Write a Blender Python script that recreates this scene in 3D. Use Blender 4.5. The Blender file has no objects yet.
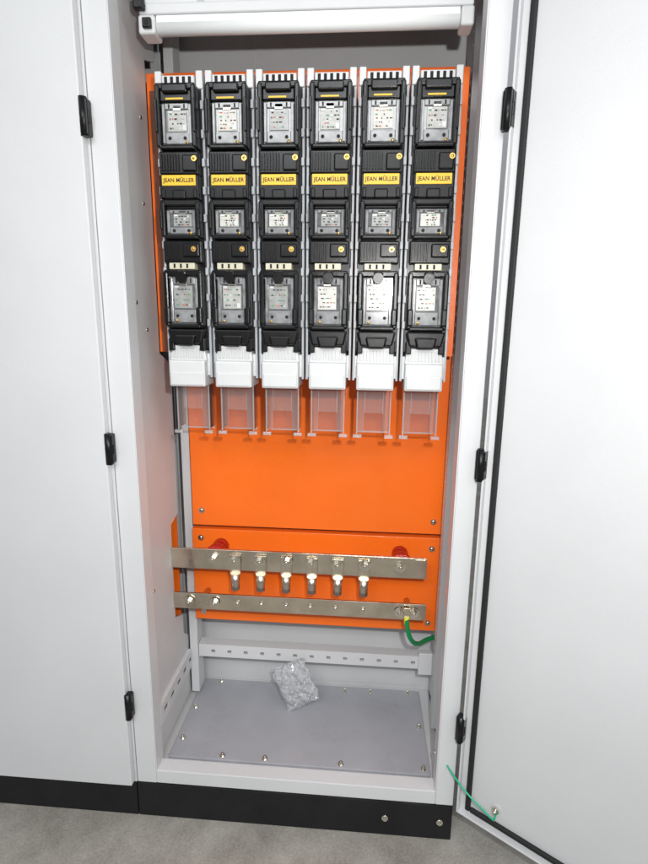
import bpy, bmesh, math, random
from mathutils import Vector, Matrix
random.seed(4)
scene=bpy.context.scene; COL=scene.collection
scene.view_settings.view_transform='Standard'; scene.view_settings.look='None'; scene.view_settings.exposure=0

# ------------------------------------------------------------ materials
def mat(name,col,rough=0.5,metal=0.0,bump=0.0,bscale=400,var=0.0,vscale=6,coat=0.0,rvar=0.0,spec=0.5,smudge=0.0):
    m=bpy.data.materials.new(name); m.use_nodes=True; nt=m.node_tree; b=nt.nodes['Principled BSDF']
    b.inputs['Base Color'].default_value=(*col,1); b.inputs['Roughness'].default_value=rough
    b.inputs['Metallic'].default_value=metal; b.inputs['Coat Weight'].default_value=coat
    b.inputs['Specular IOR Level'].default_value=spec
    tc=nt.nodes.new('ShaderNodeTexCoord')
    if var>0:
        n=nt.nodes.new('ShaderNodeTexNoise'); n.inputs['Scale'].default_value=vscale; n.inputs['Detail'].default_value=6
        nt.links.new(tc.outputs['Object'],n.inputs['Vector'])
        mr=nt.nodes.new('ShaderNodeMapRange'); mr.inputs[1].default_value=0.3; mr.inputs[2].default_value=0.7
        mr.inputs[3].default_value=1-var; mr.inputs[4].default_value=1+var
        nt.links.new(n.outputs[0],mr.inputs[0])
        mx=nt.nodes.new('ShaderNodeVectorMath'); mx.operation='SCALE'; mx.inputs[0].default_value=col
        src=mr.outputs[0]
        if smudge>0:
            n4=nt.nodes.new('ShaderNodeTexNoise'); n4.inputs['Scale'].default_value=2.3; n4.inputs['Detail'].default_value=12; n4.inputs['Roughness'].default_value=0.75; n4.inputs['Distortion'].default_value=1.5
            mp=nt.nodes.new('ShaderNodeMapping'); mp.inputs['Scale'].default_value=(1.0,1.0,0.45)
            nt.links.new(tc.outputs['Object'],mp.inputs[0]); nt.links.new(mp.outputs[0],n4.inputs['Vector'])
            m4=nt.nodes.new('ShaderNodeMapRange'); m4.inputs[1].default_value=0.58; m4.inputs[2].default_value=0.72; m4.inputs[3].default_value=1; m4.inputs[4].default_value=1-smudge
            nt.links.new(n4.outputs[0],m4.inputs[0]); mm=nt.nodes.new('ShaderNodeMath'); mm.operation='MULTIPLY'
            nt.links.new(src,mm.inputs[0]); nt.links.new(m4.outputs[0],mm.inputs[1]); src=mm.outputs[0]
        nt.links.new(src,mx.inputs['Scale']); nt.links.new(mx.outputs[0],b.inputs['Base Color'])
    if rvar>0:
        n2=nt.nodes.new('ShaderNodeTexNoise'); n2.inputs['Scale'].default_value=9; n2.inputs['Detail'].default_value=8
        nt.links.new(tc.outputs['Object'],n2.inputs['Vector'])
        mr=nt.nodes.new('ShaderNodeMapRange'); mr.inputs[1].default_value=0.3; mr.inputs[2].default_value=0.7
        mr.inputs[3].default_value=max(0.02,rough-rvar); mr.inputs[4].default_value=rough+rvar
        nt.links.new(n2.outputs[0],mr.inputs[0]); nt.links.new(mr.outputs[0],b.inputs['Roughness'])
    if bump>0:
        n3=nt.nodes.new('ShaderNodeTexNoise'); n3.inputs['Scale'].default_value=bscale; n3.inputs['Detail'].default_value=3
        nt.links.new(tc.outputs['Object'],n3.inputs['Vector'])
        bp=nt.nodes.new('ShaderNodeBump'); bp.inputs['Strength'].default_value=bump; bp.inputs['Distance'].default_value=0.001
        nt.links.new(n3.outputs[0],bp.inputs['Height']); nt.links.new(bp.outputs[0],b.inputs['Normal'])
    return m
PAINT=mat('light_grey_paint',(0.65,0.66,0.67),0.40,bump=0.35,bscale=500,var=0.03,vscale=4,rvar=0.08,smudge=0.04)
PAINT2=mat('grey_paint_inside',(0.61,0.62,0.625),0.45,bump=0.35,bscale=500,var=0.03,vscale=5,rvar=0.08,smudge=0.06)
FLOORP=mat('grey_floor_paint',(0.38,0.39,0.42),0.34,bump=0.3,bscale=400,var=0.07,vscale=9,rvar=0.12,smudge=0.12)
ORANGE=mat('orange_paint',(0.92,0.165,0.012),0.30,bump=0.3,bscale=450,var=0.04,vscale=5,rvar=0.08)
BROWN=mat('painted_shade_brown',(0.20,0.055,0.018),0.45,bump=0.2,var=0.1,vscale=8)  # orange plate darkened by shadow, put into the colour
BLACKP=mat('black_plinth_paint',(0.009,0.009,0.011),0.42,bump=0.3,var=0.25,vscale=12,rvar=0.12,spec=0.35)
BLACK=mat('black_plastic',(0.0055,0.0055,0.006),0.30,bump=0.15,bscale=900,rvar=0.08,spec=0.32)
RUBBER=mat('black_rubber',(0.012,0.012,0.012),0.7,bump=0.4,bscale=300)
DARK=mat('dark_hole',(0.01,0.01,0.01),0.8)
WHITEP=mat('white_plastic',(0.62,0.63,0.63),0.4,var=0.03,vscale=30)
RAILP=mat('pale_grey_plastic',(0.42,0.44,0.46),0.4,var=0.06)
SMOKE=mat('smoked_window_plastic',(0.12,0.123,0.127),0.14,var=0.5,vscale=45,coat=0.5)
SMOKE2=mat('grey_window_plastic',(0.23,0.235,0.24),0.18,var=0.35,vscale=50)
STICK=mat('sticker_grey',(0.42,0.42,0.40),0.35,var=0.15,vscale=80)
STICK2=mat('sticker_pale',(0.55,0.54,0.50),0.35,var=0.12,vscale=80)
STICK3=mat('sticker_dull',(0.31,0.32,0.31),0.3,var=0.2,vscale=80)
INK=mat('black_ink',(0.015,0.013,0.01),0.6)
REDINK=mat('red_ink',(0.6,0.10,0.03),0.5)
GRNINK=mat('green_ink',(0.05,0.3,0.12),0.5)
YELLOW=mat('yellow_label',(0.82,0.49,0.02),0.4,var=0.04,vscale=40)
IVORY=mat('ivory_plastic',(0.58,0.55,0.42),0.4)
BRASS=mat('brass_screw',(0.80,0.50,0.14),0.3,metal=0.8)
TIN=mat('tinned_copper',(0.70,0.63,0.52),0.25,metal=1.0,bump=0.35,bscale=90,var=0.14,vscale=22,rvar=0.14)
STEEL=mat('zinc_steel',(0.76,0.73,0.64),0.22,metal=1.0,var=0.08,vscale=60)
REDI=mat('red_insulator',(0.42,0.010,0.008),0.25)
TUBE=mat('lamp_diffuser',(0.86,0.88,0.88),0.18)
GREEN=mat('green_wire_sheath',(0.0,0.25,0.07),0.35)
YEL2=mat('yellow_wire_sheath',(0.7,0.65,0.03),0.35)

def clear_mat(name,tint,haze,hazecol):
    m=bpy.data.materials.new(name); m.use_nodes=True; nt=m.node_tree; nt.nodes.clear()
    o=nt.nodes.new('ShaderNodeOutputMaterial'); tr=nt.nodes.new('ShaderNodeBsdfTransparent'); tr.inputs[0].default_value=(*tint,1)
    gl=nt.nodes.new('ShaderNodeBsdfGlossy'); gl.inputs['Roughness'].default_value=0.08
    df=nt.nodes.new('ShaderNodeBsdfDiffuse'); df.inputs[0].default_value=(*hazecol,1)
    lw=nt.nodes.new('ShaderNodeLayerWeight'); lw.inputs[0].default_value=0.3
    m1=nt.nodes.new('ShaderNodeMixShader'); m1.inputs[0].default_value=haze
    m2=nt.nodes.new('ShaderNodeMixShader')
    nt.links.new(tr.outputs[0],m1.inputs[1]); nt.links.new(df.outputs[0],m1.inputs[2])
    nt.links.new(lw.outputs['Fresnel'],m2.inputs[0]); nt.links.new(m1.outputs[0],m2.inputs[1]); nt.links.new(gl.outputs[0],m2.inputs[2])
    nt.links.new(m2.outputs[0],o.inputs[0]); return m
CLEAR=clear_mat('clear_plastic',(0.965,0.955,0.955),0.06,(0.8,0.8,0.8))
CLEARE=clear_mat('clear_plastic_edge',(0.9,0.9,0.9),0.30,(0.75,0.74,0.74))
BAGM=clear_mat('crinkled_clear_bag',(0.96,0.97,0.98),0.35,(0.85,0.87,0.9))

# concrete
CONC=bpy.data.materials.new('concrete'); CONC.use_nodes=True
nt=CONC.node_tree; b=nt.nodes['Principled BSDF']; b.inputs['Roughness'].default_value=0.6
tc=nt.nodes.new('ShaderNodeTexCoord')
n=nt.nodes.new('ShaderNodeTexNoise'); n.inputs['Scale'].default_value=7; n.inputs['Detail'].default_value=10; n.inputs['Roughness'].default_value=0.7
n2=nt.nodes.new('ShaderNodeTexNoise'); n2.inputs['Scale'].default_value=160; n2.inputs['Detail'].default_value=4
cr=nt.nodes.new('ShaderNodeValToRGB'); cr.color_ramp.elements[0].position=0.30; cr.color_ramp.elements[0].color=(0.22,0.205,0.175,1)
cr.color_ramp.elements[1].position=0.72; cr.color_ramp.elements[1].color=(0.42,0.40,0.355,1)
ad=nt.nodes.new('ShaderNodeMath'); ad.operation='MULTIPLY_ADD'; ad.inputs[1].default_value=0.45
nt.links.new(tc.outputs['Object'],n.inputs['Vector']); nt.links.new(tc.outputs['Object'],n2.inputs['Vector'])
sb=nt.nodes.new('ShaderNodeMath'); sb.operation='SUBTRACT'; sb.inputs[1].default_value=0.5
nt.links.new(n2.outputs[0],sb.inputs[0]); nt.links.new(sb.outputs[0],ad.inputs[0]); nt.links.new(n.outputs[0],ad.inputs[2])
nt.links.new(ad.outputs[0],cr.inputs[0]); nt.links.new(cr.outputs[0],b.inputs['Base Color'])
bp=nt.nodes.new('ShaderNodeBump'); bp.inputs['Strength'].default_value=0.3; bp.inputs['Distance'].default_value=0.002
nt.links.new(n2.outputs[0],bp.inputs['Height']); nt.links.new(bp.outputs[0],b.inputs['Normal'])

# ------------------------------------------------------------ mesh helpers
class B:
    def __init__(s): s.bm=bmesh.new(); s.mats=[]
    def mi(s,m):
        if m not in s.mats: s.mats.append(m)
        return s.mats.index(m)
    def box(s,x0,x1,y0,y1,z0,z1,m,bev=0.0,seg=2,taper=None):
        r=bmesh.ops.create_cube(s.bm,size=1)['verts']
        for v in r:
            fx,fy,fz=v.co.x+.5,v.co.y+.5,v.co.z+.5
            x=x0+(x1-x0)*fx
            if taper:
                cx=(x0+x1)/2; k=taper[0]*(1-fz)+taper[1]*fz; x=cx+(x-cx)*k
            v.co=Vector((x,y0+(y1-y0)*fy,z0+(z1-z0)*fz))
        fs=set(f for v in r for f in v.link_faces)
        i=s.mi(m)
        for f in fs: f.material_index=i
        if bev>0:
            es=list(set(e for f in fs for e in f.edges))
            q=bmesh.ops.bevel(s.bm,geom=es,offset=bev,segments=seg,affect='EDGES',profile=0.5,clamp_overlap=True)
            for f in q['faces']: f.material_index=i
    def cyl(s,c,ax,r,d,m,seg=20,r2=None,smooth=True):
        R={'x':Matrix.Rotation(math.pi/2,4,'Y'),'y':Matrix.Rotation(math.pi/2,4,'X'),'z':Matrix.Identity(4)}[ax]
        q=bmesh.ops.create_cone(s.bm,cap_ends=True,segments=seg,radius1=r,radius2=(r if r2 is None else r2),depth=d,matrix=Matrix.Translation(Vector(c))@R)
        i=s.mi(m)
        for f in set(f for v in q['verts'] for f in v.link_faces):
            f.material_index=i
            if smooth and len(f.verts)==4: f.smooth=True
    def ball(s,c,r,m,sc=(1,1,1)):
        q=bmesh.ops.create_uvsphere(s.bm,u_segments=14,v_segments=8,radius=r,matrix=Matrix.Translation(Vector(c))@Matrix.Diagonal((*sc,1)))
        i=s.mi(m)
        for f in set(f for v in q['verts'] for f in v.link_faces): f.material_index=i; f.smooth=True
    def poly(s,pts,vec,m):
        vs=[s.bm.verts.new(p) for p in pts]; f=s.bm.faces.new(vs); i=s.mi(m); f.material_index=i
        q=bmesh.ops.extrude_face_region(s.bm,geom=[f])
        nv=[e for e in q['geom'] if isinstance(e,bmesh.types.BMVert)]
        for v in nv: v.co+=Vector(vec)
        for v in nv+vs:
            for ff in v.link_faces: ff.material_index=i
        bmesh.ops.recalc_face_normals(s.bm,faces=list(set(ff for v in nv+vs for ff in v.link_faces)))
    def hexbolt(s,c,r,m=None,out=0.008,ax='y'):
        m=m or STEEL; x,y,z=c
        def P(d): return (x,y-d,z) if ax=='y' else (x,y,z+d)
        s.cyl(P(0.001),ax,r*1.45,0.002,m,24)
        s.cyl(P(0.002+out*0.45),ax,r,out*0.9,m,6,smooth=False)
        s.cyl(P(0.002+out*0.9),ax,r*0.5,out*0.8,m,12)
    def out(s,name,parent=None,loc=(0,0,0),label=None,cat=None,kind=None,group=None):
        me=bpy.data.meshes.new(name); s.bm.to_mesh(me); s.bm.free()
        for m in s.mats: me.materials.append(m)
        o=bpy.data.objects.new(name,me); COL.objects.link(o); o.location=loc
        fin(o,parent,label,cat,kind,group); return o
def fin(o,parent=None,label=None,cat=None,kind=None,group=None):
    if parent: o.parent=parent
    if label: o['label']=label
    if cat: o['category']=cat
    if kind: o['kind']=kind
    if group: o['group']=group
def empty(name,loc,label,cat,group=None,parent=None,rot=0):
    o=bpy.data.objects.new(name,None); COL.objects.link(o); o.location=loc; o.rotation_euler=(0,0,rot); o.empty_display_size=0.1
    fin(o,parent,label,cat,None,group); return o
def inst(me_obj,parent,loc,rot=None):
    n=me_obj.copy(); COL.objects.link(n); n.parent=parent; n.location=loc
    if rot is not None: n.rotation_euler=rot
    return n
def copytree(o,parent,loc=None):
    n=o.copy(); COL.objects.link(n)
    if parent is not None: n.parent=parent
    if loc is not None: n.location=loc
    for c in list(o.children): copytree(c,n)
    return n
def curve(name,pts,r,m,parent=None,**k):
    cu=bpy.data.curves.new(name,'CURVE'); cu.dimensions='3D'; cu.bevel_depth=r; cu.bevel_resolution=4; cu.resolution_u=16
    sp=cu.splines.new('BEZIER'); sp.bezier_points.add(len(pts)-1)
    for p,q in zip(sp.bezier_points,pts): p.co=q; p.handle_left_type=p.handle_right_type='AUTO'
    o=bpy.data.objects.new(name+'_c',cu); COL.objects.link(o)
    dg=bpy.context.evaluated_depsgraph_get(); me=bpy.data.meshes.new_from_object(o.evaluated_get(dg)); me.materials.clear(); me.materials.append(m)
    for f in me.polygons: f.use_smooth=True
    bpy.data.objects.remove(o); o2=bpy.data.objects.new(name,me); COL.objects.link(o2); fin(o2,parent,**k); return o2
def text_mesh(name,body,size,m,parent,loc,sx=1.0,bold=0.0):
    cu=bpy.data.curves.new(name,'FONT'); cu.body=body; cu.size=size; cu.align_x='CENTER'; cu.align_y='CENTER'; cu.extrude=0.0002; cu.offset=bold
    cu.space_character=1.08
    o=bpy.data.objects.new(name+'_t',cu); COL.objects.link(o)
    dg=bpy.context.evaluated_depsgraph_get(); me=bpy.data.meshes.new_from_object(o.evaluated_get(dg)); me.materials.clear(); me.materials.append(m)
    bpy.data.objects.remove(o)
    me.transform(Matrix.Rotation(math.pi/2,4,'X')@Matrix.Diagonal((sx,1,1,1)))
    o2=bpy.data.objects.new(name,me); COL.objects.link(o2); o2.parent=parent; o2.location=loc; return o2
def screw_at(parent,locs,r=0.005,m=None,name='screw',washer=True):
    m=m or STEEL
    b=B()
    if washer: b.cyl((0,-0.0005,0),'y',r*1.5,0.002,m,18)
    b.ball((0,-0.0012,0),r,m,(1,0.5,1)); b.box(-r*.7,r*.7,-0.0012-r*0.5,-0.0008-r*.35,-0.0006,0.0006,DARK)
    first=b.out(name,parent,locs[0])
    for l in locs[1:]: inst(first,parent,l)

# ------------------------------------------------------------ setting
g=B(); g.box(-8,8,-8,8,-0.05,0,CONC); g.out('floor',kind='structure')

TOP=2.02
# ------------------------------------------------------------ open cabinet
cab=empty('electrical_cabinet',(0.4,0.2,0),'light grey steel electrical cabinet standing open on black plinth','cabinet')
CL=(-0.4,-0.2,0)
def at(x,y,z): return (x-0.4,y-0.2,z)
f=B()
f.box(0.002,0.052,0,0.03,0.101,TOP,PAINT,0.002); f.box(0.757,0.80,0,0.03,0.101,TOP,PAINT,0.002)
f.box(0.052,0.757,0.0005,0.04,0.101,0.139,PAINT,0.002)
f.box(0.052,0.757,0.0005,0.03,1.95,TOP,PAINT,0.002)
f.box(0.790,0.80,0.03,0.40,0.101,TOP,PAINT)
f.box(0.002,0.79,0.03,0.40,1.975,TOP,PAINT2)
f.box(0.052,0.0545,0.0,0.045,0.139,1.95,PAINT,0.0008); f.box(0.7545,0.757,0.0,0.045,0.139,1.95,PAINT,0.0008)
f.out('frame',cab,CL)
w=B()
w.box(0.004,0.79,0.39,0.40,0.101,1.975,PAINT2)
w.box(0.252,0.256,0.3885,0.391,0.14,1.97,PAINT,0.0008)
w.box(0.256,0.79,0.3870,0.3905,0.135,1.97,PAINT2,0.0006)
w.out('wall_panel',cab,CL)
sw=B()
prof=[(0.03,0.139),(0.30,0.139),(0.30,0.33),(0.262,0.36),(0.262,0.42),(0.205,0.445),(0.205,0.72),(0.262,0.735),(0.262,1.15),(0.19,1.18),(0.19,1.83),(0.25,1.85),(0.25,1.975),(0.03,1.975)]
sw.poly([(0.038,y,z) for y,z in prof],(0.006,0,0),PAINT2)
sw.out('side_wall',cab,CL)
rv=B(); rv.cyl((0,0,0),'x',0.0045,0.003,STEEL,12); rv.cyl((0.0016,0,0),'x',0.002,0.001,DARK,8)
ro=rv.out('rivet',cab,at(0.0445,0.06,1.66))
for (y,z) in [(0.07,1.30),(0.12,1.24),(0.06,0.95),(0.07,0.60),(0.15,1.70),(0.14,1.52)]: inst(ro,cab,at(0.0445,y,z))
sr=B(); sr.box(0.784,0.79,0.03,0.387,0.139,1.975,PAINT2); sr.out('side_wall',cab,CL)

def strip(bld,axis,a0,a1,b0,b1,t0,t1,m,pitch=0.025,hole=0.014,hh=0.4):
    def bx(p0,p1,q0,q1):
        if axis=='z': bld.box(q0,q1,t0,t1,p0,p1,m)
        elif axis=='x': bld.box(p0,p1,t0,t1,q0,q1,m)
        elif axis=='y': bld.box(t0,t1,p0,p1,q0,q1,m)
        else: bld.box(t0,t1,q0,q1,p0,p1,m)
    w=b1-b0; c=(b0+b1)/2; h0=c-w*hh/2; h1=c+w*hh/2
    bx(a0,a1,b0,h0); bx(a0,a1,h1,b1)
    n=int((a1-a0)/pitch); p=a0
    for i in range(n+1):
        e=min(p+pitch-hole,a1)
        if e>p: bx(p,e,h0,h1)
        p+=pitch
u=B(); u.box(0.050,0.074,0.292,0.345,0.14,1.97,PAINT,0.002); u.out('mounting_post',cab,CL)
u=B(); strip(u,'zy',0.14,1.97,0.205,0.245,0.770,0.773,PAINT,0.025,0.009,0.22); u.box(0.773,0.784,0.205,0.208,0.14,1.97,PAINT); u.out('mounting_post',cab,CL)
u=B(); strip(u,'x',0.076,0.784,0.262,0.300,0.296,0.299,PAINT,0.05,0.012,0.25); u.box(0.076,0.784,0.296,0.33,0.300,0.303,PAINT); u.box(0.076,0.784,0.299,0.33,0.262,0.265,PAINT)
u.box(0.735,0.785,0.285,0.296,0.25,0.32,PAINT,0.002)
u.out('cross_rail',cab,CL)
u=B(); strip(u,'y',0.045,0.290,0.235,0.285,0.052,0.055,PAINT,0.05,0.028,0.3); u.box(0.044,0.055,0.045,0.290,0.285,0.288,PAINT); u.box(0.044,0.055,0.045,0.290,0.232,0.235,PAINT)
u.out('cross_rail',cab,CL)
fl=B(); fl.box(0.02,0.784,0.04,0.387,0.112,0.120,PAINT2)
fl.box(0.062,0.752,0.058,0.372,0.1198,0.1285,FLOORP,0.002)
fl.out('floor_plate',cab,CL)
bb=B(); bb.hexbolt((0,0,0),0.0048,ax='z',out=0.007)
BL=[(0.124,0.360),(0.080,0.12),(0.205,0.07),(0.319,0.07),(0.520,0.07),(0.735,0.075),(0.32,0.355),(0.521,0.350),(0.60,0.352),(0.715,0.358),(0.738,0.22),(0.078,0.24)]
bo=bb.out('bolt',cab,at(*BL[0],0.1285))
for q in BL[1:]: inst(bo,cab,at(*q,0.1285))
# orange plates
o=B(); o.box(0.046,0.762,0.190,0.193,1.185,1.803,ORANGE,0.001); o.box(0.046,0.049,0.193,0.22,1.185,1.803,ORANGE); o.box(0.759,0.762,0.193,0.27,1.185,1.803,ORANGE)
o.box(0.049,0.759,0.193,0.21,1.185,1.188,ORANGE)
o.out('mounting_plate',cab,CL)
o=B(); o.box(0.055,0.101,0.182,0.1895,1.186,1.765,BROWN,0.001); o.box(0.099,0.1015,0.12,0.182,1.186,1.765,BROWN,0.0008); o.out('painted_shade_strip',cab,CL)  # added brown sheet: paints the first switch's shadow on the orange plate
def plate(x0,x1,z0,z1,scr):
    o=B(); o.box(x0,x1,0.270,0.273,z0,z1,ORANGE,0.001); o.box(x0,x1,0.273,0.295,z0,z0+0.003,ORANGE); o.box(x0,x1,0.273,0.295,z1-0.003,z1,ORANGE); o.box(x0,x0+0.003,0.273,0.295,z0+.003,z1-.003,ORANGE); o.box(x1-0.003,x1,0.273,0.295,z0+.003,z1-.003,ORANGE)
    p=o.out('mounting_plate',cab,CL)
    screw_at(p,[(x,0.269,z) for x,z in scr],0.0055)
plate(0.083,0.774,0.698,1.50,[(0.11,0.742),(0.752,0.734),(0.11,1.15),(0.752,1.15)])
plate(0.080,0.776,0.405,0.686,[(0.105,0.66),(0.752,0.655),(0.105,0.43),(0.752,0.43)])
o=B(); o.box(-0.30,0.036,0.27,0.273,0.41,0.76,ORANGE); o.out('mounting_plate',cab,CL)
p=B(); p.box(0.001,0.80,-0.002,0.02,0,0.10,BLACKP,0.002); p.box(0.78,0.80,0.02,0.40,0,0.10,BLACKP,0.002); p.out('plinth',cab,CL)
b=B(); b.cyl((0,-0.001,0),'y',0.008,0.003,STEEL,18); b.cyl((0,-0.004,0),'y',0.005,0.005,STEEL,6,smooth=False)
po=b.out('bolt',cab,at(0.635,-0.002,0.052)); inst(po,cab,at(0.77,-0.002,0.052))
def hinge(parent,loc):
    h=B(); h.box(-0.010,0.010,-0.016,0.004,-0.033,0.033,BLACK,0.003); h.cyl((0,-0.011,0),'z',0.008,0.070,BLACK,16); h.box(-0.006,0.012,-0.013,-0.009,-0.012,0.012,BLACK,0.002)
    return h.out('hinge',parent,loc)
A=-math.radians(35)
door=empty('door',(0.803-0.4,-0.004-0.2,0),None,None,parent=cab,rot=A)
door['label']='grey cabinet door swung wide open, inner face showing'
d=B(); Z0,Z1=0.108,TOP
d.box(0.010,0.80,0.0,0.018,Z0,Z1,PAINT,0.002)
d.box(0.010,0.014,-0.014,0.0,Z0,Z1,PAINT,0.001); d.box(0.014,0.80,-0.014,0.0,Z0,Z0+0.004,PAINT,0.001)
d.out('door_panel',door)
d=B(); d.box(0.029,0.041,-0.010,0.0,Z0+0.016,Z1,RUBBER,0.003); d.box(0.041,0.80,-0.010,0.0,Z0+0.016,Z0+0.027,RUBBER,0.003); d.out('gasket',door)
d=B(); d.cyl((0.0,-0.008,0.0),'y',0.004,0.016,STEEL,12); d.cyl((0.0,-0.006,0.0),'y',0.009,0.003,STEEL,6,smooth=False); d.cyl((0.,-0.001,0.),'y',0.012,0.002,WHITEP,20); d.out('earth_stud',door,(0.10,0,0.168))
for z in (1.645,0.975,0.335): hinge(door,(0.004,0.0,z))

nc=empty('electrical_cabinet',(-0.4,0.2,0),'light grey steel cabinet with closed door beside open one','cabinet')
NL=(0.4,-0.2,0)
d=B(); d.box(-0.80,-0.0045,-0.020,-0.002,0.106,TOP,PAINT,0.0025,3); d.out('door',nc,NL)
d=B(); d.box(-0.80,0.0005,0.0,0.03,0.101,TOP,PAINT); d.box(-0.80,0.0,0.39,0.40,0.101,TOP,PAINT2); d.box(-0.8,0,0.03,0.39,1.975,TOP,PAINT2); d.box(-0.80,-0.79,0.03,0.39,0.101,1.975,PAINT2); d.out('frame',nc,NL)
d=B(); d.box(-0.80,-0.001,-0.002,0.02,0,0.10,BLACKP,0.002); d.out('plinth',nc,NL)
for z in (1.645,0.985,0.335): hinge(nc,(-0.001+0.4,-0.004-0.2,z))

# ------------------------------------------------------------ fuse switches
LABEL_VARIANTS={1:[],2:[],3:[]}
def fuse_switch():
    root=empty('fuse_switch',(0,0.189,1.10),'black and white fuse switch with yellow label on orange plate','fuse switch','fuse switches in a row on the plate')
    OFF=(0,-0.189,-1.10)
    def LO(x,y,z): return (x,y-0.189,z-1.10)
    b=B()
    for s in (-1,1):
        xa,xb=sorted((s*0.0455,s*0.0505))
        b.box(xa,xb,0.086,0.188,1.135,1.745,RAILP,0.0008)
        for k in range(9):
            z=1.25+k*0.055; xa2,xb2=sorted((s*0.0440,s*0.0503)); b.box(xa2,xb2,0.080,0.0865,z,z+0.016,RAILP,0.001)
        xa,xb=sorted((s*0.036,s*0.0500)); b.box(xa,xb,0.082,0.12,1.728,1.762,WHITEP,0.002)
    b.box(-0.0455,0.0455,0.15,0.188,1.135,1.742,RAILP)
    b.box(-0.034,0.034,0.078,0.15,1.732,1.752,WHITEP,0.002)
    for i in range(5): b.box(-0.028+i*0.0125,-0.022+i*0.0125,0.077,0.08,1.737,1.749,DARK)
    b.out('base',root,OFF)
    b=B()
    b.box(-0.0450,0.0450,0.085,0.15,1.20,1.733,BLACK,0.001)
    b.box(-0.042,0.042,0.064,0.086,1.561,1.606,BLACK,0.003)
    for i in range(7): b.box(-0.038+i*0.006,-0.035+i*0.006,0.0605,0.065,1.567,1.600,BLACK,0.0006,1)
    b.box(0.008,0.038,0.059,0.065,1.566,1.598,BLACK,0.003)
    b.box(-0.042,0.042,0.060,0.086,1.512,1.560,BLACK,0.003)
    b.box(-0.014,0.014,0.055,0.062,1.511,1.530,BLACK,0.003)
    for s in (-1,1): b.box(s*0.034-0.004,s*0.034+0.004,0.056,0.062,1.513,1.532,BLACK,0.002)
    b.box(-0.042,0.042,0.064,0.086,1.384,1.430,BLACK,0.003)
    for i in range(6): b.box(-0.038+i*0.006,-0.035+i*0.006,0.0605,0.065,1.390,1.424,BLACK,0.0006,1)
    b.box(0.002,0.038,0.059,0.065,1.396,1.424,BLACK,0.003)
    b.box(-0.042,0.042,0.062,0.090,1.212,1.244,BLACK,0.004,taper=(0.82,1.0))
    b.box(-0.024,0.024,0.054,0.066,1.208,1.232,BLACK,0.004,taper=(0.75,1))
    for s in (-1,1): b.box(s*0.035-0.006,s*0.035+0.006,0.066,0.1,1.196,1.224,BLACK,0.002)
    b.out('body',root,OFF)
    b=B()
    b.box(-0.030,0.026,0.062,0.086,1.3705,1.384,IVORY,0.0015)
    for i in range(3): b.box(-0.020+i*0.014,-0.016+i*0.014,0.0612,0.0625,1.373,1.382,DARK)
    b.out('terminal_strip',root,OFF)
    screw_at(root,[LO(0.034,0.0595,1.590),LO(0.026,0.0595,1.412)],0.0036,BRASS)
    b=B(); b.box(-0.036,0.036,0.0585,0.0598,1.538,1.5585,YELLOW,0.0005,1); bl=b.out('brand_label',root,OFF)
    text_mesh('lettering','JEAN MÜLLER',0.0112,INK,bl,(0,0.0583,1.5478),0.90,0.00025)
    def label_mesh(kind,var,wz0,wz1):
        hh=wz1-wz0; rr=random.Random(kind*10+var)
        b=B(); lz0=wz0+hh*0.33; lz1=wz1-hh*0.19
        dx=rr.uniform(-0.003,0.003)
        b.box(-0.020+dx,0.020+dx,0.0655,0.0685,lz0,lz1,[STICK,STICK2,STICK3,STICK][var],0.0006,1)
        # metal contact tabs and an indicator
        b.box(-0.008+dx,0.008+dx,0.0640,0.0685,lz1+0.0005,min(lz1+hh*0.12,wz1-0.001),STEEL,0.0006,1)
        rows=4+var%2
        for r in range(rows):
            zz=lz1-(r+0.7)*(lz1-lz0)/(rows+0.4); x=-0.017+rr.uniform(0,0.003)
            while x<0.015:
                wd=rr.uniform(0.0015,0.006); 
                if rr.random()<0.72:
                    m=rr.choice([INK,INK,INK,SMOKE2,REDINK,WHITEP] if rr.random()<.6 else [INK,GRNINK,INK])
                    b.box(x+dx,min(x+wd,0.018)+dx,0.0648,0.0656,zz-rr.uniform(0.0008,0.002),zz+0.0008,m)
                x+=wd+rr.uniform(0.0012,0.003)
        b.box(-0.018+dx,-0.010+dx,0.0644,0.0656,lz1-0.0045,lz1-0.001,WHITEP)
        if var!=2: b.box(0.011+dx,0.0185+dx,0.0644,0.0656,lz0+0.002,lz0+0.012,WHITEP)
        return b
    def lid(z0,z1,kind):
        b=B(); h=z1-z0
        for s in (-1,1):
            xa,xb=sorted((s*0.032,s*0.0425))
            b.box(xa,xb,0.055,0.088,z0+0.004,z1-0.004,BLACK,0.003)
            if kind!=3: b.box(s*0.0395-0.0025,s*0.0395+0.0025,0.050,0.058,z0+h*0.25,z0+h*0.75,BLACK,0.0015)
        b.box(-0.041,0.041,0.057,0.088,z1-0.013,z1,BLACK,0.003)
        b.box(-0.037,0.037,0.056,0.088,z0,z0+0.009,BLACK,0.003)
        if kind==1:
            b.box(-0.026,0.026,0.051,0.060,z1-0.020,z1-0.004,BLACK,0.003)
            b.box(-0.032,0.032,0.060,0.086,z1-0.034,z1-0.013,BLACK,0.002)
        if kind==2:
            b.box(-0.032,0.032,0.064,0.086,z1-0.018,z1-0.012,BLACK,0.002)
        if kind==3:
            b.box(-0.010,0.010,0.050,0.064,z1-0.022,z1-0.002,BLACK,0.004)
            b.cyl((0,0.052,z1-0.016),'y',0.011,0.012,BLACK,20)
            for s in (-1,1): b.box(s*0.0355-0.006,s*0.0355+0.006,0.049,0.060,z0+0.01,z0+0.045,BLACK,0.003)
        L=b.out('fuse_lid',root,OFF)
        wz0=z0+0.009; wz1=z1-(0.034 if kind==1 else 0.018 if kind==2 else 0.013)
        b=B()
        b.box(-0.032,0.032,0.068,0.084,wz0,wz1,SMOKE,0.001)
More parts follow.
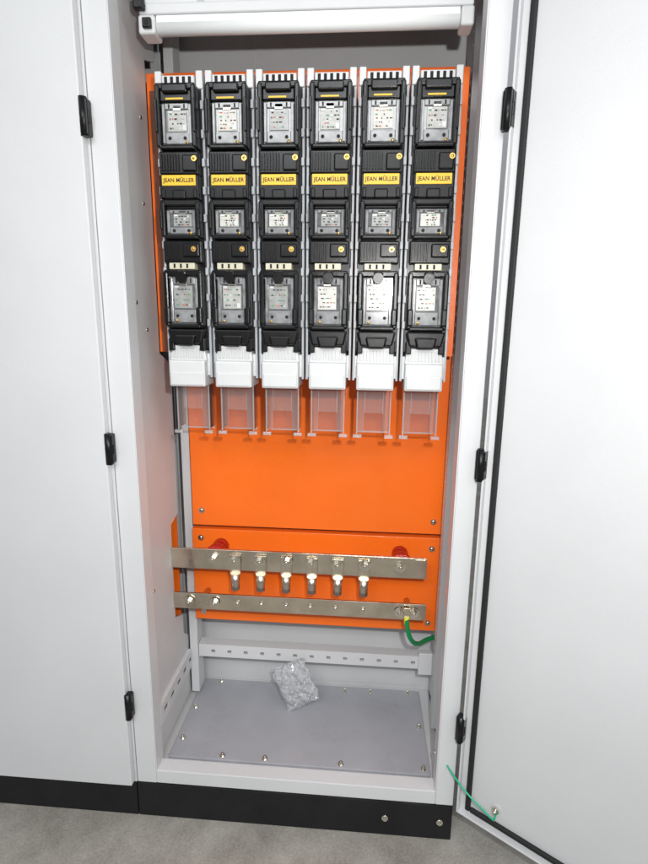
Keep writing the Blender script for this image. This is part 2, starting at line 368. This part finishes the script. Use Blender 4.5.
        hh=(wz1-wz0)
        b.box(-0.0245,0.0245,0.064,0.0685,wz0+0.003,wz0+hh*0.30,SMOKE2,0.0012)
        b.box(-0.0245,0.0245,0.064,0.0685,wz1-hh*0.16,wz1-0.002,SMOKE2,0.0012)
        for s in (-1,1):
            b.box(s*0.0275-0.0028,s*0.0275+0.0028,0.062,0.0685,wz0+0.004,wz1-0.004,SMOKE2,0.001)
            b.cyl((s*0.016,0.0637,wz0+hh*0.17),'y',0.0035,0.001,DARK,14)
            b.box(s*0.016-0.0015,s*0.016+0.0015,0.0632,0.064,wz1-hh*0.14,wz1-0.004,DARK)
        b.out('viewing_window',L)
        for v in range(1,4):
            tmp=label_mesh(kind,v,wz0,wz1).out('fuse_label'); LABEL_VARIANTS[kind].append(tmp.data); bpy.data.objects.remove(tmp)
        fl=label_mesh(kind,0,wz0,wz1).out('fuse_label',L); fl['kind_row']=kind; LABEL_VARIANTS[kind].append(fl.data)
        if kind==1:
            b=B(); b.box(-0.020,0.016,0.0585,0.0602,wz1+0.003,wz1+0.0062,YELLOW); b.out('warning_strip',L)
        screw_at(L,[(0.020 if kind<3 else -0.018,0.0635,wz0+hh*0.07)],0.0032,BRASS,washer=False)
    lid(1.607,1.731,1); lid(1.432,1.511,2); lid(1.246,1.369,3)
    b=B()
    b.box(-0.042,0.042,0.074,0.15,1.174,1.208,WHITEP,0.002,taper=(1,0.88))
    for i in range(10): b.box(-0.034+i*0.0072,-0.031+i*0.0072,0.070,0.0745,1.180,1.202,WHITEP,0.0006,1)
    b.box(-0.041,0.041,0.060,0.150,1.116,1.175,WHITEP,0.004,3)
    b.box(-0.038,0.038,0.0575,0.064,1.119,1.150,WHITEP,0.003,3)
    for s in (-1,1): b.box(s*0.043-0.003,s*0.043+0.003,0.085,0.13,1.14,1.19,WHITEP,0.001)
    b.out('outlet_cover',root,OFF)
    b=B()
    b.box(-0.036,0.036,0.146,0.1475,1.008,1.118,CLEAR)
    for s in (-1,1):
        xa,xb=sorted((s*0.0365,s*0.0382)); b.box(xa,xb,0.098,0.146,1.014,1.118,CLEAR)
        xa,xb=sorted((s*0.0360,s*0.0388)); b.box(xa,xb,0.0945,0.0985,1.010,1.118,CLEARE)
        b.box(s*0.036-0.010,s*0.036+0.010,0.090,0.098,1.002,1.0095,CLEARE,0.001)
        xa,xb=sorted((s*0.0215,s*0.0358)); b.box(xa,xb,0.0955,0.097,1.014,1.118,CLEAR)
        xa,xb=sorted((s*0.0204,s*0.0215)); b.box(xa,xb,0.0945,0.0985,1.060,1.118,CLEARE)
    b.box(-0.020,0.020,0.0955,0.097,1.060,1.118,CLEAR)
    b.box(-0.036,0.036,0.145,0.149,1.004,1.0075,CLEARE)
    b.out('clear_cover',root,OFF)
    return root
PIT=0.1052; fs=fuse_switch(); fs.location=(0.156,0.189,1.10)
allsw=[fs]
for i in range(1,6): allsw.append(copytree(fs,None,(0.156+PIT*i,0.189,1.10)))
rv2=random.Random(11)
for s in allsw:
    for L in s.children:
        if not L.name.startswith('fuse_lid'): continue
        L.location.x+=rv2.uniform(-0.0006,0.0006); L.location.y+=rv2.uniform(-0.0015,0.001)
        for c in L.children:
            if c.name.startswith('fuse_label'):
                c.data=rv2.choice(LABEL_VARIANTS[c['kind_row']])
for o_ in bpy.data.objects:
    if 'kind_row' in o_.keys(): del o_['kind_row']

# ------------------------------------------------------------ busbars
def ubar():
    bar=B(); bar.box(-0.12,0.731,0.195,0.203,0.602,0.660,TIN,0.0012)
    bar.box(0.701,0.727,0.193,0.1952,0.606,0.656,TIN,0.0005)
    o=bar.out('busbar',label='tinned copper busbar with six hanging lugs before orange plate',cat='busbar')
    for i in range(6):
        x=0.222+0.069*i
        b=B(); b.box(-0.015,0.015,-0.002,0.0025,-0.030,0.024,TIN,0.001)
        b.cyl((0,-0.003,-0.050),'z',0.0115,0.046,TIN,22,r2=0.0125)
        b.cyl((0,-0.003,-0.0735),'z',0.008,0.002,DARK,18)
        b.out('cable_lug',o,(x,0.190,0.625),)
        b=B(); b.hexbolt((0,0,0),0.0105,out=0.013); bt=b.out('bolt',o,(x+random.uniform(-.002,.002),0.1875,0.636+random.uniform(-.002,.002))); bt.rotation_euler=(0,random.uniform(0,1),0)
    for x in (0.160,0.662):
        b=B(); b.hexbolt((0,0,0),0.0105,out=0.013); b.out('bolt',o,(x,0.195,0.634))
        b=B(); b.cyl((0,0,0),'y',0.027,0.014,REDI,28); b.cyl((0,0.020,0),'y',0.022,0.03,REDI,28,r2=0.024); b.cyl((0,0.045,0),'y',0.022,0.025,REDI,28); b.out('insulator',o,(x+0.003,0.2105,0.639))
def lbar():
    bar=B(); bar.box(-0.12,0.735,0.195,0.201,0.481,0.528,TIN,0.0012)
    o=bar.out('busbar',label='tinned copper earth busbar with row of small screws',cat='busbar')
    for x in (0.161,0.224,0.29,0.358,0.424,0.493,0.567):
        b=B(); b.cyl((0,-0.001,0),'y',0.0078,0.003,STEEL,18); b.ball((0,-0.002,0),0.0058,STEEL,(1,0.8,1)); b.out('screw',o,(x,0.195,0.505))
    for x in (0.09,0.161,0.665,0.703):
        b=B(); b.hexbolt((0,0,0),0.0095,out=0.012); b.out('bolt',o,(x,0.1925,0.505))
    for x in (0.12,0.69):
        b=B(); b.cyl((0,0,0),'y',0.009,0.068,STEEL,24); b.out('spacer',o,(x,0.2355,0.496))
ubar(); lbar()
# ------------------------------------------------------------ wires
w1=curve('earth_wire',[(0.684,0.186,0.492),(0.688,0.18,0.462),(0.700,0.19,0.425),(0.722,0.22,0.395),(0.75,0.26,0.382),(0.782,0.29,0.375)],0.0062,GREEN,label='thick green earth wire hanging from the lower busbar',cat='wire')
w1b=B(); w1b.cyl((0.684,0.186,0.484),'z',0.0068,0.022,YEL2,16); w1b.box(0.675,0.693,0.185,0.189,0.49,0.520,TIN,0.001); w1b.out('wire_lug',w1)
w2=curve('earth_wire',[(0.766,0.03,0.222),(0.79,-0.02,0.212),(0.82,-0.055,0.195),(0.850,-0.075,0.178),(0.872,-0.082,0.160),(0.880,-0.070,0.150),(0.884,-0.066,0.166)],0.0022,mat('pale_green_sheath',(0.02,0.42,0.22),0.35),label='thin green earth wire looping to the open door',cat='wire')
b=B(); b.cyl((0.7535,0.032,0.222),'x',0.006,0.004,STEEL,12); b.cyl((0.76,0.032,0.222),'x',0.004,0.014,STEEL,12); b.out('wire_lug',w2)

# ------------------------------------------------------------ lamp
lp=empty('fluorescent_lamp',(0.42,0.09,1.88),'white slim fluorescent lamp under the cabinet ceiling, switched off','lamp')
LO=(-0.42,-0.09,-1.88)
b=B(); b.box(0.085,0.742,0.070,0.118,1.858,1.878,PAINT,0.003,3)
b.box(0.085,0.742,0.085,0.118,1.8785,1.974,PAINT,0.002)
b.out('housing',lp,LO)
b=B()
for x in (0.595,0.600,0.607,0.613,0.619,0.624): b.box(x,x+0.003,0.0843,0.0852,1.889,1.895,INK)
b.box(0.20,0.215,0.0843,0.0852,1.884,1.896,RAILP); b.out('printing',lp,LO)
b=B(); b.cyl((0.418,0.088,1.8415),'x',0.0150,0.60,TUBE,28); b.box(0.118,0.718,0.0735,0.1025,1.8415,1.8578,TUBE,0.002); b.out('tube',lp,LO)
for x0,x1 in ((0.083,0.1175),(0.7185,0.744)):
    b=B(); b.box(x0,x1,0.068,0.112,1.823,1.8575,WHITEP,0.005,3); b.out('end_cap',lp,LO)
b=B(); b.box(-0.009,0.009,-0.004,0.0045,-0.009,0.009,BLACK,0.002); b.box(-0.004,0.004,-0.0055,-0.0035,-0.005,0.005,DARK,0.001); b.out('switch',lp,(0.103-0.42,0.064-0.09,1.840-1.88))
curve('cable',[(0.098,0.066,1.868),(0.09,0.06,1.885),(0.082,0.07,1.91),(0.075,0.10,1.94),(0.06,0.15,1.96)],0.004,BLACK,lp).location=LO
b=B(); b.box(0.078,0.100,0.056,0.0705,1.862,1.884,BLACK,0.003); b.out('plug',lp,LO)

# ------------------------------------------------------------ plastic bag
def bag():
    bm=bmesh.new(); N=30
    random.seed(9)
    from mathutils import noise
    grid={}
    for side in (0,1):
        for i in range(N+1):
            for j in range(N+1):
                if side==1 and (i in(0,N) or j in (0,N)): grid[(1,i,j)]=grid[(0,i,j)]; continue
                u_=i/N*2-1; v_=j/N*2-1
                th=(1-u_**4)*(1-v_**4)*0.014
                nz=noise.noise(Vector((u_*3.1,v_*3.1,side*7)))*0.9+noise.noise(Vector((u_*8,v_*8,side*3)))*0.6
                x=u_*0.052+noise.noise(Vector((v_*2.5,3,side)))*0.007; z=v_*0.066+noise.noise(Vector((u_*2.5,9,side)))*0.007
                y=(-1 if side==0 else 1)*th+nz*0.007
                grid[(side,i,j)]=bm.verts.new((x,y,z))
    for side in (0,1):
        for i in range(N):
            for j in range(N):
                q=[grid[(side,i,j)],grid[(side,i+1,j)],grid[(side,i+1,j+1)],grid[(side,i,j+1)]]
                if side: q.reverse()
                try: bm.faces.new(q)
                except: pass
    me=bpy.data.meshes.new('plastic_bag'); bm.to_mesh(me); bm.free(); me.materials.append(BAGM)
    o=bpy.data.objects.new('plastic_bag',me); COL.objects.link(o)
    fin(o,None,'clear crinkled plastic bag of small parts on cabinet floor','bag')
    o.location=(0.376,0.266,0.208); o.rotation_euler=(math.radians(-14),math.radians(-24),math.radians(6))
    b=B(); b.cyl((0,0,0),'z',0.0045,0.009,WHITEP,12); first=b.out('small_part',o,(0,0,0))
    for k in range(30):
        x=random.uniform(-0.034,0.034); z=random.uniform(-0.05,0.035); y=random.uniform(-0.007,0.005)
        inst(first,o,(x,y,z),(random.uniform(0,3),random.uniform(0,3),random.uniform(0,3)))
bag()

# ------------------------------------------------------------ camera
C=Vector((0.5517,-1.0941,1.2663)); yw,pt,rl=0.0739,0.2097,0.0123
fw=Vector((-math.sin(yw)*math.cos(pt),math.cos(yw)*math.cos(pt),-math.sin(pt)))
rt=Vector((math.cos(yw),math.sin(yw),0)); up=rt.cross(fw)
r2=rt*math.cos(rl)+up*math.sin(rl); u2=up*math.cos(rl)-rt*math.sin(rl)
M=Matrix((r2,u2,-fw)).transposed().to_4x4(); M.translation=C
cd=bpy.data.cameras.new('Camera'); co=bpy.data.objects.new('Camera',cd); COL.objects.link(co); co.matrix_world=M
cd.sensor_fit='VERTICAL'; cd.sensor_height=24; cd.lens=24*524.9/864; cd.clip_start=0.02; cd.clip_end=100
scene.camera=co

# ------------------------------------------------------------ light
W=bpy.data.worlds.new('World'); scene.world=W; W.use_nodes=True; nt=W.node_tree; bg=nt.nodes['Background']
tcw=nt.nodes.new('ShaderNodeTexCoord'); sp=nt.nodes.new('ShaderNodeSeparateXYZ'); rp=nt.nodes.new('ShaderNodeValToRGB')
nt.links.new(tcw.outputs['Generated'],sp.inputs[0]); 
mr=nt.nodes.new('ShaderNodeMapRange'); mr.inputs[1].default_value=-1; mr.inputs[2].default_value=1; nt.links.new(sp.outputs[2],mr.inputs[0]); nt.links.new(mr.outputs[0],rp.inputs[0])
rp.color_ramp.elements[0].color=(0.18,0.17,0.16,1); rp.color_ramp.elements[1].color=(0.9,0.93,1.0,1); rp.color_ramp.elements[0].position=0.3; rp.color_ramp.elements[1].position=0.75
nt.links.new(rp.outputs[0],bg.inputs[0]); bg.inputs[1].default_value=0.43
def area(name,loc,tgt,size,power,col=(1,1,1),sy=None):
    l=bpy.data.lights.new(name,'AREA'); l.size=size; l.energy=power; l.color=col
    if sy: l.shape='RECTANGLE'; l.size_y=sy
    o=bpy.data.objects.new(name,l); COL.objects.link(o); o.location=loc
    o.rotation_euler=(Vector(tgt)-Vector(loc)).to_track_quat('-Z','Y').to_euler()
area('ceiling_light',(0.1,-2.6,2.7),(0.4,0,0.9),1.8,46,(0.97,0.99,1.0),sy=0.6)
area('ceiling_light',(2.4,-2.0,2.6),(0.5,0,1.0),1.2,18,(1,0.98,0.95))
area('camera_flash',(0.66,-1.10,1.40),(0.42,0.1,0.98),0.03,11,(1,0.985,0.965))
